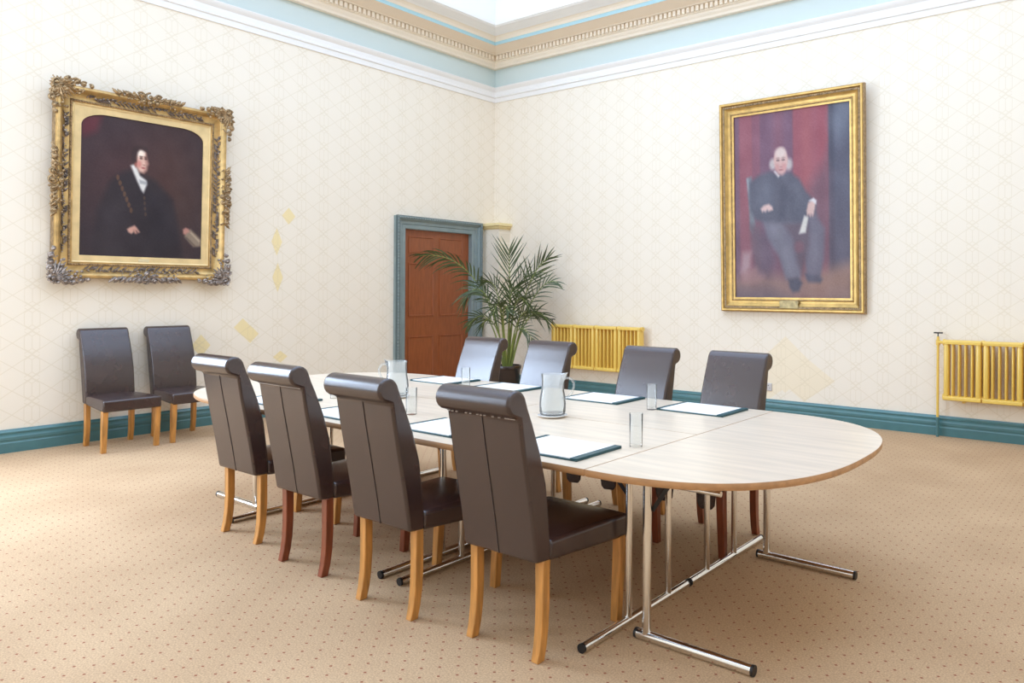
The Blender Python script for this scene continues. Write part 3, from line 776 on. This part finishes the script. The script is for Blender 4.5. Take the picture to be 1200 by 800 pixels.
def paint_left(U, V):
    c = np.zeros(U.shape+(3,))+np.array((50., 38., 42.))
    c = mixc(c, ell(U, V, .30, .40, .34, .30, 1.5)*.45, (78, 40, 38)); c = mixc(c, ell(U, V, .72, .35, .25, .4, 1.6)*.5, (80, 44, 34))
    c = mixc(c, ell(U, V, .80, .62, .20, .3, 1.6)*.4, (72, 50, 42))
    c = mixc(c, smooth_poly(U, V, [(0, .02), (.16, .0), (.12, .12), (.03, .17), (0, .15)], .03)*.6, (112, 34, 44))
    c = mixc(c, smooth_poly(U, V, [(.64, .3), (.70, .2), (.72, .55), (.66, .6)], .06)*.3, (60, 34, 30))
    c = mixc(c, smooth_poly(U, V, [(.39, .36), (.30, .40), (.22, .47), (.13, .68), (.10, 1), (.84, 1), (.80, .80), (.74, .56), (.60, .43), (.52, .40)], .025), (39, 31, 35))
    c = mixc(c, smooth_poly(U, V, [(.10, .9), (.18, .62), (.30, .58), (.36, .74), (.30, 1), (.1, 1)], .08)*.45, (56, 46, 50))
    c = mixc(c, smooth_poly(U, V, [(.48, .50), (.70, .56), (.80, .85), (.62, .95), (.50, .74)], .06)*.5, (30, 25, 32))
    for k in range(7):
        t = k/6; c = mixc(c, ell(U, V, .285+.11*t, .43+.23*t, .012, .020)*.65, (112, 74, 46))
    for k in range(4): c = mixc(c, ell(U, V, .50+.004*k, .56+.04*k, .010, .015)*.5, (96, 66, 44))
    # collar, cravat
    c = mixc(c, smooth_poly(U, V, [(.385, .335), (.42, .315), (.462, .40), (.515, .43), (.52, .46), (.492, .525), (.47, .50), (.44, .445)], .010), (226, 222, 214))
    c = mixc(c, smooth_poly(U, V, [(.455, .43), (.52, .44), (.515, .462), (.462, .458)], .008)*.8, (150, 150, 152))
    # hair, face
    c = mixc(c, smooth_poly(U, V, [(.385, .26), (.39, .215), (.43, .185), (.48, .19), (.52, .22), (.525, .25), (.50, .24), (.46, .23), (.43, .27), (.425, .33), (.40, .31)], .014), (62, 40, 36))
    c = mixc(c, smooth_poly(U, V, [(.420, .235), (.46, .212), (.505, .225), (.515, .27), (.528, .308), (.518, .325), (.515, .355), (.49, .378), (.455, .372), (.43, .335), (.415, .29)], .012), (222, 178, 158))
    c = mixc(c, ell(U, V, .462, .236, .034, .026, .8)*.9, (250, 236, 216))
    c = mixc(c, ell(U, V, .450, .315, .022, .025, .9)*.6, (206, 112, 100)); c = mixc(c, ell(U, V, .424, .305, .012, .035, .8)*.8, (150, 80, 66))
    c = mixc(c, smooth_poly(U, V, [(.505, .235), (.53, .30), (.52, .34), (.50, .378), (.485, .375), (.505, .33), (.495, .28)], .012)*.45, (150, 96, 84))
    c = mixc(c, smooth_poly(U, V, [(.392, .30), (.388, .235), (.405, .20), (.435, .180), (.475, .178), (.512, .188), (.528, .212), (.520, .218), (.500, .204), (.474, .202), (.452, .212), (.440, .232), (.434, .262), (.432, .30), (.414, .312)], .010), (52, 34, 33))
    for x in (.468, .505): c = mixc(c, ell(U, V, x, .272, .013, .007, .6)*.8, (72, 44, 40)); c = mixc(c, ell(U, V, x, .258, .016, .005, .6)*.7, (90, 58, 48))
    c = mixc(c, smooth_poly(U, V, [(.490, .270), (.502, .312), (.484, .314)], .006)*.45, (240, 200, 176))
    c = mixc(c, ell(U, V, .492, .318, .012, .005, .7)*.5, (140, 80, 70)); c = mixc(c, ell(U, V, .487, .340, .017, .006, .6)*.8, (160, 66, 66))
    # hands with fingers, papers
    c = mixc(c, smooth_poly(U, V, [(.365, .80), (.385, .785), (.425, .768), (.442, .782), (.468, .815), (.455, .822), (.44, .808), (.445, .828), (.43, .830), (.42, .815), (.40, .832), (.375, .82)], .008), (202, 150, 130))
    for k in range(3): c = mixc(c, smooth_poly(U, V, [(.415+.013*k, .80), (.42+.013*k, .80), (.432+.013*k, .828), (.427+.013*k, .828)], .005)*.4, (120, 70, 60))
    c = mixc(c, smooth_poly(U, V, [(.875, .775), (.905, .770), (1.0, .845), (1.0, .90), (.93, .905), (.85, .83)], .010), (136, 118, 98))
    c = mixc(c, smooth_poly(U, V, [(.91, .79), (.99, .855), (.985, .87), (.90, .80)], .006)*.8, (182, 164, 138)); c = mixc(c, smooth_poly(U, V, [(.87, .83), (.95, .895), (.94, .90), (.86, .835)], .006)*.7, (78, 62, 52))
    c = mixc(c, smooth_poly(U, V, [(.835, .775), (.86, .760), (.885, .768), (.895, .79), (.875, .80), (.86, .815), (.84, .81)], .008), (184, 128, 112))
    return c*.92+np.array((58., 54., 62.))*.16+brush(U, V, 3.2, 3)
def paint_right(U, V):
    c = np.zeros(U.shape+(3,))+np.array((112., 62., 74.))
    def band(a, b, col, s=.02): 
        nonlocal c
        m = np.clip((U-a)/s+.5, 0, 1)*np.clip((b-U)/s+.5, 0, 1); c = mixc(c, m, col)
    band(-.1, .05, (104, 66, 82)); band(.05, .17, (138, 66, 76)); band(.17, .24, (122, 64, 80)); band(.24, .53, (100, 62, 82)); band(.36, .44, (112, 62, 78), .06)
    band(.53, .83, (142, 62, 72)); band(.60, .68, (154, 70, 75), .06); band(.74, .80, (140, 54, 64), .05); band(.83, 1.1, (72, 76, 92)); band(.83, .87, (48, 50, 64), .03)
    c = mixc(c, ell(U, V, .93, .08, .09, .10, 1.2)*.6, (96, 108, 122)); c = mixc(c, smooth_poly(U, V, [(.84, .22), (1, .2), (1, .75), (.85, .8)], .06)*.6, (56, 58, 74))
    c = mixc(c, np.clip((V-.35)/.5, 0, 1)*.35, (92, 74, 84))
    c = mixc(c, smooth_poly(U, V, [(.66, .42), (.80, .28), (.84, .36), (.83, .85), (.70, .75)], .05)*.7, (90, 66, 78))
    # floor rug
    c = mixc(c, smooth_poly(U, V, [(-.1, .90), (.2, .87), (.55, .885), (1.1, .80), (1.1, 1.1), (-.1, 1.1)], .04)*.9, (132, 100, 88)); c = mixc(c, smooth_poly(U, V, [(.6, .93), (1.0, .83), (1.0, .95), (.7, .97)], .04)*.6, (150, 112, 90))
    c = mixc(c, smooth_poly(U, V, [(-.1, .95), (.3, .95), (.5, 1.0), (-.1, 1.1)], .04)*.7, (86, 74, 84))
    # chair, cloth at left
    c = mixc(c, smooth_poly(U, V, [(.112, .345), (.16, .335), (.19, .60), (.17, .66), (.14, .62), (.13, .46)], .010), (104, 112, 118)); c = mixc(c, smooth_poly(U, V, [(.115, .345), (.13, .34), (.145, .46), (.132, .46)], .006)*.8, (150, 160, 162))
    c = mixc(c, smooth_poly(U, V, [(.14, .60), (.24, .60), (.24, .88), (.20, .88), (.15, .72)], .02)*.8, (86, 66, 76))
    c = mixc(c, smooth_poly(U, V, [(.07, .75), (.15, .75), (.14, .83), (.09, .88), (.05, .86)], .02)*.8, (170, 140, 140)); c = mixc(c, smooth_poly(U, V, [(.06, .86), (.2, .83), (.28, .88), (.2, .92), (.06, .92)], .02)*.7, (158, 116, 112))
    c = mixc(c, smooth_poly(U, V, [(.20, .66), (.30, .64), (.36, .80), (.30, .88), (.22, .86)], .03)*.6, (74, 62, 76))
    # legs and shoes
    c = mixc(c, smooth_poly(U, V, [(.24, .55), (.60, .56), (.63, .66), (.60, .80), (.585, .90), (.46, .90), (.40, .78), (.30, .68)], .015), (97, 95, 108))
    c = mixc(c, smooth_poly(U, V, [(.56, .56), (.72, .56), (.79, .64), (.78, .80), (.75, .90), (.64, .90), (.60, .70)], .015), (90, 86, 99))
    c = mixc(c, smooth_poly(U, V, [(.44, .60), (.66, .60), (.66, .72), (.60, .88), (.555, .80), (.52, .68)], .02)*.85, (78, 62, 72)); c = mixc(c, ell(U, V, .575, .73, .04, .03, .8)*.5, (128, 66, 76))
    c = mixc(c, smooth_poly(U, V, [(.34, .62), (.40, .61), (.50, .78), (.52, .88), (.47, .86), (.42, .74)], .03)*.6, (116, 116, 126)); c = mixc(c, smooth_poly(U, V, [(.68, .60), (.74, .62), (.75, .78), (.70, .80)], .03)*.5, (106, 104, 116))
    c = mixc(c, smooth_poly(U, V, [(.48, .90), (.56, .89), (.60, .92), (.57, .965), (.52, .97), (.49, .945)], .012), (54, 56, 70)); c = mixc(c, smooth_poly(U, V, [(.62, .87), (.72, .88), (.77, .90), (.75, .92), (.65, .915)], .012), (66, 66, 80))
    # coat
    c = mixc(c, smooth_poly(U, V, [(.14, .37), (.22, .335), (.33, .315), (.39, .335), (.50, .33), (.58, .37), (.64, .44), (.72, .50), (.72, .56), (.62, .575), (.60, .60), (.45, .60), (.20, .58), (.145, .52), (.13, .44)], .015), (66, 69, 82))
    c = mixc(c, smooth_poly(U, V, [(.20, .38), (.33, .36), (.36, .46), (.30, .52), (.19, .50)], .04)*.5, (88, 94, 108)); c = mixc(c, smooth_poly(U, V, [(.42, .36), (.48, .40), (.46, .58), (.40, .58)], .02)*.6, (44, 46, 60)); c = mixc(c, smooth_poly(U, V, [(.54, .40), (.64, .47), (.66, .52), (.56, .50)], .03)*.4, (86, 90, 104))
    # head
    c = mixc(c, ell(U, V, .353, .280, .030, .030, .8), (190, 178, 172)); c = mixc(c, ell(U, V, .492, .288, .032, .032, .8), (184, 172, 166))
    c = mixc(c, smooth_poly(U, V, [(.362, .32), (.375, .315), (.41, .345), (.40, .352)], .008), (230, 226, 220))
    c = mixc(c, ell(U, V, .423, .262, .062, .066, .25), (214, 170, 156)); c = mixc(c, smooth_poly(U, V, [(.375, .28), (.475, .28), (.465, .325), (.435, .342), (.40, .335)], .012), (206, 156, 146))
    c = mixc(c, ell(U, V, .42, .222, .045, .028, .8)*.9, (232, 212, 196)); c = mixc(c, ell(U, V, .45, .30, .02, .02, .9)*.5, (196, 120, 112)); c = mixc(c, ell(U, V, .39, .30, .016, .018, .9)*.5, (200, 126, 116))
    for x in (.398, .445): c = mixc(c, ell(U, V, x, .262, .015, .006, .6)*.75, (92, 64, 64)); c = mixc(c, ell(U, V, x, .250, .019, .004, .6)*.6, (150, 120, 112))
    c = mixc(c, smooth_poly(U, V, [(.418, .262), (.434, .294), (.412, .296)], .006)*.5, (226, 176, 160)); c = mixc(c, ell(U, V, .424, .298, .012, .004, .7)*.5, (140, 86, 82)); c = mixc(c, ell(U, V, .424, .315, .020, .005, .6)*.75, (150, 80, 82))
    # hands and paper
    c = mixc(c, smooth_poly(U, V, [(.24, .515), (.27, .498), (.315, .492), (.345, .508), (.35, .525), (.31, .532), (.30, .522), (.285, .535), (.265, .528), (.255, .535)], .008), (222, 184, 172))
    c = mixc(c, smooth_poly(U, V, [(.655, .50), (.69, .485), (.715, .50), (.71, .53), (.70, .56), (.69, .575), (.68, .56), (.672, .575), (.66, .56), (.645, .57), (.64, .54)], .008), (216, 176, 162)); c = mixc(c, smooth_poly(U, V, [(.66, .49), (.70, .475), (.725, .49), (.72, .51), (.69, .495)], .006), (226, 222, 220))
    c = mixc(c, smooth_poly(U, V, [(.622, .565), (.655, .575), (.632, .655), (.575, .66), (.59, .63)], .008), (222, 220, 206))
    return c*.74+np.array((124., 112., 118.))*.31+brush(U, V, 4.5, 5)  # grey mixed over the picture as painted haze of reflected skylight

def rect_ring(bm, prof, w, h, mi=None):
    """prof: (d outwards from the opening w x h, y toward viewer negative) mitred picture-frame sweep"""
    vs = []
    for d, y in prof:
        a, b = w/2+d, h/2+d; vs.append([bm.verts.new(p) for p in ((-a, y, -b), (a, y, -b), (a, y, b), (-a, y, b))])
    for k, (p, q_) in enumerate(zip(vs, vs[1:])):
        for i in range(4):
            f = bm.faces.new((p[i], p[(i+1) % 4], q_[(i+1) % 4], q_[i]))
            if mi: f.material_index = mi[k]
def blob(bm, c, r, seg=(8, 6), mi=0):
    rings = []
    for j in range(1, seg[1]):
        ph = PI*j/seg[1]; rings.append([(c[0]+r[0]*math.sin(ph)*math.cos(2*PI*k/seg[0]), c[1]+r[1]*math.cos(ph), c[2]+r[2]*math.sin(ph)*math.sin(2*PI*k/seg[0])) for k in range(seg[0])])
    loft(bm, rings, mi=mi)
def scroll(bm, c, r, turns, a0, hand, rad, mi=0):
    pts = []; n = int(16*turns)
    for k in range(n+1):
        f = k/n; a = a0+hand*2*PI*turns*f; rr = r*(1-.85*f); pts.append((c[0]+rr*math.cos(a), c[1]-.012*f, c[2]+rr*math.sin(a)))
    tube(bm, pts, [rad*(1-.45*k/n) for k in range(n+1)], 6, mi=mi); blob(bm, (pts[-1][0], pts[-1][1]-.004, pts[-1][2]), (rad*1.3,)*3, (6, 5), mi)
def leaf(bm, c, ang, ln, wd, y, mi=0):
    ca, sa = math.cos(ang), math.sin(ang); rings = []
    for j in range(7):
        f = j/6; w = wd*math.sin(PI*(.08+.88*f))**.8*(1 if j % 2 == 0 else .78); hgt = .018*math.sin(PI*min(1, f*1.1))
        base = (c[0]+ca*ln*f, c[2]+sa*ln*f)
        rings.append([(base[0]-sa*w*s, y-hgt*(1-abs(s))-(.004 if abs(s) < 1 else 0), base[1]+ca*w*s) for s in (-1, -.5, 0, .5, 1)])
    loft(bm, rings, close=False, mi=mi)

# --- left portrait, ornate swept frame. Local frame: x right, z up, -y toward the viewer
pl = thing('framed_portrait', 'ornate swept gilt frame holding dark half-length portrait of a man, left wall', 'picture', (-T+.062, -4.883, 2.44))
IW, IH = 1.105, 1.345         # slip opening
w0, h0 = IW+.13, IH+.13       # frame sight size
prof = [(-.012, -.02), (-.012, -.034), (.0, -.040), (.010, -.036), (.014, -.044), (.030, -.050), (.034, -.040), (.060, -.036), (.085, -.046), (.098, -.064), (.110, -.088), (.124, -.098), (.140, -.094), (.152, -.074), (.156, -.045), (.156, 0), (-.012, 0)]
bm = BM(); rect_ring(bm, prof, w0, h0, [1, 1, 0, 0, 2, 2, 0, 0, 0, 0, 0, 0, 0, 2, 2, 2])
fo = obj('frame_moulding', bm, [M['gold'], M['goldlight'], M['golddark']], pl, smooth=True, angle=35)
bm = BM(); nb = 60                                # beads on the inner step
for k in range(nb):
    for s in (-1, 1): blob(bm, (-(w0/2+.022)+(w0+.044)*k/(nb-1), -.050, s*(h0/2+.022)), (.008,)*3, (6, 4)); blob(bm, (s*(w0/2+.022), -.050, -(h0/2+.022)+(h0+.044)*k/(nb-1)), (.008,)*3, (6, 4))
obj('beading', bm, M['golddark'], pl, smooth=True)
rnd = random.Random(4)
def orn_corner(sx, sz):
    bm = BM(); X, Z = sx*(w0/2+.135), sz*(h0/2+.135)
    for (dx, dz, r, a, hnd) in ((.02, .02, .048, .5, 1), (-.07, .045, .036, 1.2, -1), (.045, -.07, .036, .2, 1), (-.05, -.035, .03, 2, 1), (-.13, .05, .028, 2.5, 1), (.05, -.13, .028, 2.2, -1), (-.19, .035, .024, .6, -1), (.035, -.19, .024, 1.0, 1), (-.25, .028, .017, 2.4, 1), (.028, -.25, .017, 2.0, -1)):
        scroll(bm, (X+sx*dx, -.10, Z+sz*dz), r, 1.4, a, hnd*sx*sz, .0125)
    for k in range(11):
        a = math.atan2(-sz, -sx)+(-1.15+2.3*k/10); leaf(bm, (X+sx*.02, 0, Z+sz*.02), a, .13+.05*rnd.random(), .020, -.10)
    for k in range(6):
        a = math.atan2(sz, sx)+(-1.0+2.0*k/5); leaf(bm, (X, 0, Z), a, .075, .018, -.085)
    for k in range(34): blob(bm, (X+sx*rnd.uniform(-.2, .065)*1, -.095-rnd.random()*.02, Z+sz*rnd.uniform(-.06, .065)), (rnd.uniform(.007, .016),)*3, (6, 5)); blob(bm, (X+sx*rnd.uniform(-.06, .065), -.095-rnd.random()*.02, Z+sz*rnd.uniform(-.2, .065)), (rnd.uniform(.007, .016),)*3, (6, 5))
    obj('corner_ornament', bm, M['goldsky'] if sz < 0 else M['golddark'], pl, smooth=True, angle=60)  # lower corners take the greyer gilt as painted skylight reflection
for sx in (-1, 1):
    for sz in (-1, 1): orn_corner(sx, sz)
def orn_mid(ax, s):
    """centre cartouche on one side: ax 'x' = left/right, 'z' = top/bottom"""
    bm = BM()
    D = (w0 if ax == 'x' else h0)/2+.155
    def pt(al, out): return (s*(D+out), 0, al) if ax == 'x' else (al, 0, s*(D+out))
    for al, out, r, a, hnd in ((0, .012, .045, 1.5, 1), (.075, .018, .034, .4, 1), (-.075, .018, .034, 2.7, -1), (.15, .006, .026, .4, -1), (-.15, .006, .026, 2.7, 1), (.0, -.05, .026, 0, 1), (.21, .004, .024, 0, 1), (-.21, .004, .024, 3, -1), (.27, .002, .017, 1.2, -1), (-.27, .002, .017, 1.8, 1), (.06, -.035, .022, 1, -1), (-.06, -.035, .022, 2, 1)):
        p = pt(al, out); scroll(bm, (p[0], -.10, p[2]), r, 1.3, a, hnd, .0115)
    for k in range(13):
        al = -.27+.045*k; p = pt(al, -.02); q_ = pt(al+(.04 if al >= 0 else -.04), .015); leaf(bm, p, math.atan2(q_[2]-p[2], q_[0]-p[0]), .085, .018, -.10)
    for k in range(50): p = pt(rnd.uniform(-.30, .30), rnd.uniform(-.07, .035)); blob(bm, (p[0], -.098-rnd.random()*.015, p[2]), (rnd.uniform(.006, .013),)*3, (6, 5))
    obj('centre_ornament', bm, M['goldsky'] if (ax == 'z' and s < 0) else M['golddark'], pl, smooth=True, angle=60)  # bottom piece greyed to imitate skylight on the lower rail
for ax in 'xz':
    for s in (-1, 1): orn_mid(ax, s)
# foliate runs in the hollow of the frame between the ornaments
for ax in 'xz':
    D = (w0 if ax == 'x' else h0)/2+.072; Lh = (h0 if ax == 'x' else w0)/2-.10
    for s in (-1, 1):
        k = -Lh; bm = BM()
        while k < Lh:
            p = (s*D, 0, k) if ax == 'x' else (k, 0, s*D)
            a = (PI/2 if ax == 'x' else 0)+rnd.choice((-.7, .7)); leaf(bm, p, a, .055, .010, -.044)
            blob(bm, (p[0]+rnd.uniform(-.014, .014), -.052, p[2]+rnd.uniform(-.014, .014)), (rnd.uniform(.006, .011),)*3, (6, 4)); k += .020
        obj('foliate_run', bm, M['goldsky'], pl, smooth=True, angle=60)
# slip with arched top corners
bm = BM(); arc = []
rx, rz = .22, .12; N = 10
inner = [(-IW/2, -IH/2), (IW/2, -IH/2)]+[(IW/2-rx+rx*math.cos(a), IH/2-rz+rz*math.sin(a)) for a in [PI/2*k/N for k in range(N+1)]]+[(-IW/2+rx-rx*math.sin(a), IH/2-rz+rz*math.cos(a)) for a in [PI/2*k/N for k in range(N+1)]]
ow, oh = w0/2, h0/2
outer = []
for (x, z) in inner:
    outer.append((max(-ow, min(ow, x*ow/(IW/2))), max(-oh, min(oh, z*oh/(IH/2)))))
nA = len(inner)
outer = [(-ow, -oh), (ow, -oh)]+[((ow), -oh+2*oh) if k >= 0 else None for k in range(0)]
for k in range(N+1): outer.append((ow-rx*1.1*(k/N), oh) if k > 0 else (ow, oh-.02))
for k in range(N+1): outer.append((-ow+rx*1.1*(1-k/N), oh) if k < N else (-ow, oh-.02))
loft(bm, [[(x, -.030, z) for x, z in outer], [(x, -.026, z) for x, z in inner], [(x, -.012, z) for x, z in inner]], True, False)
obj('gilt_slip', bm, M['goldlight'], pl)['label'] = 'plain gilt slip with rounded upper corners'
bm = BM(); box(bm, (-.05, -.034, -IH/2-.05), (.05, -.029, -IH/2-.022)); obj('nameplate', bm, M['plate'], pl, bevel=.002)
cv = canvas('canvas', 150, 180, IW, IH, paint_left, pl, 'dark portrait of a seated man in black coat with white collar'); cv.location = (0, -.014, 0)
bm = BM(); box(bm, (-ow, -.010, -oh), (ow, -.002, oh)); obj('backing_board', bm, M['golddark'], pl)
pl.rotation_euler = (math.radians(1.7), 0, PI/2)
# local -y must face +x : rotate about z by +90deg ; tilt forward at the top
pl.matrix_world = Matrix.Translation((-T+.040, -4.885, 2.445)) @ Matrix.Rotation(PI/2, 4, 'Z') @ Matrix.Rotation(math.radians(1.8), 4, 'X')

# --- right portrait, straight gilt frame
prt = thing('framed_portrait', 'large straight gilt frame with full-length portrait of a seated old man, back wall', 'picture')
IW2, IH2 = 1.405, 2.16
prof = [(-.004, -.012), (-.004, -.026), (.018, -.032), (.022, -.040), (.030, -.042), (.040, -.036), (.062, -.040), (.085, -.052), (.098, -.062), (.104, -.056), (.122, -.060), (.134, -.082), (.148, -.086), (.160, -.078), (.163, -.060), (.168, -.03), (.168, 0), (-.004, 0)]
bm = BM(); rect_ring(bm, prof, IW2, IH2, [1, 1, 2, 0, 0, 1, 1, 0, 2, 2, 0, 0, 0, 2, 2, 2, 2])
obj('frame_moulding', bm, [M['goldmid'], M['goldmid'], M['golddark']], prt, smooth=True, angle=35)
def beads(bm, d, y, r, step):
    a, b = IW2/2+d, IH2/2+d
    x = -a
    while x <= a:
        for s in (-1, 1): blob(bm, (x, y, s*b), (r,)*3, (6, 4))
        x += step
    z = -b
    while z <= b:
        for s in (-1, 1): blob(bm, (s*a, y, z), (r,)*3, (6, 4))
        z += step
bm = BM(); beads(bm, .113, -.060, .009, .022); obj('beading', bm, M['golddark'], prt, smooth=True)['label'] = 'outer row of beads'
bm = BM(); beads(bm, .026, -.042, .006, .014); obj('beading', bm, M['golddark'], prt, smooth=True)['label'] = 'inner row of beads'
bm = BM(); pw = .12
poly = [(-pw, -.03), (-pw+.02, -.045), (pw-.02, -.045), (pw, -.03), (pw-.012, 0), (pw, .03), (pw-.02, .045), (-pw+.02, .045), (-pw, .03), (-pw+.012, 0)]
prism(bm, poly, lambda x, z, y: (x, y, z-IH2/2-.075), -.070, -.050); obj('nameplate', bm, M['cartouche'], prt, bevel=.003)['label'] = 'pale brass cartouche at bottom centre'
cv = canvas('canvas', 140, 215, IW2, IH2, paint_right, prt, 'portrait of a white-haired man seated in dark coat against red drapery'); cv.location = (0, -.010, 0)
bm = BM(); box(bm, (-IW2/2-.1, -.006, -IH2/2-.1), (IW2/2+.1, -.001, IH2/2+.1)); obj('backing_board', bm, M['golddark'], prt)
prt.matrix_world = Matrix.Translation((4.79, T-.048, 2.475)) @ Matrix.Rotation(math.radians(2.1), 4, 'X')

# ------------------------------------------------------------------ camera
cd = bpy.data.cameras.new('camera'); co = bpy.data.objects.new('camera', cd); C.objects.link(co); SC.camera = co
cd.sensor_fit = 'HORIZONTAL'; cd.sensor_width = 36; cd.lens = 872.2/1200*36
cd.shift_x = -.10; cd.shift_y = -(400-341.2)/1200; cd.clip_start = .05
co.matrix_world = Matrix.Translation((8.1885, -8.1401, 1.46)) @ Matrix.Rotation(.6277, 4, 'Z') @ Matrix.Rotation(PI/2, 4, 'X') @ Matrix.Rotation(.005965, 4, 'Z')

# ------------------------------------------------------------------ world, colour management
w = bpy.data.worlds.new('world'); SC.world = w; w.use_nodes = True
w.node_tree.nodes['Background'].inputs[0].default_value = (.75, .85, 1, 1); w.node_tree.nodes['Background'].inputs[1].default_value = .3
SC.view_settings.view_transform = 'Standard'; SC.view_settings.look = 'None'; SC.view_settings.gamma = 1
SC.view_settings.use_curve_mapping = False; SC.view_settings.exposure = 0.24
SC.cycles.use_denoising = True; SC.cycles.max_bounces = 12; SC.cycles.diffuse_bounces = 6; SC.cycles.transmission_bounces = 12; SC.cycles.transparent_max_bounces = 12
SC.cycles.caustics_refractive = True; SC.cycles.sample_clamp_indirect = 6
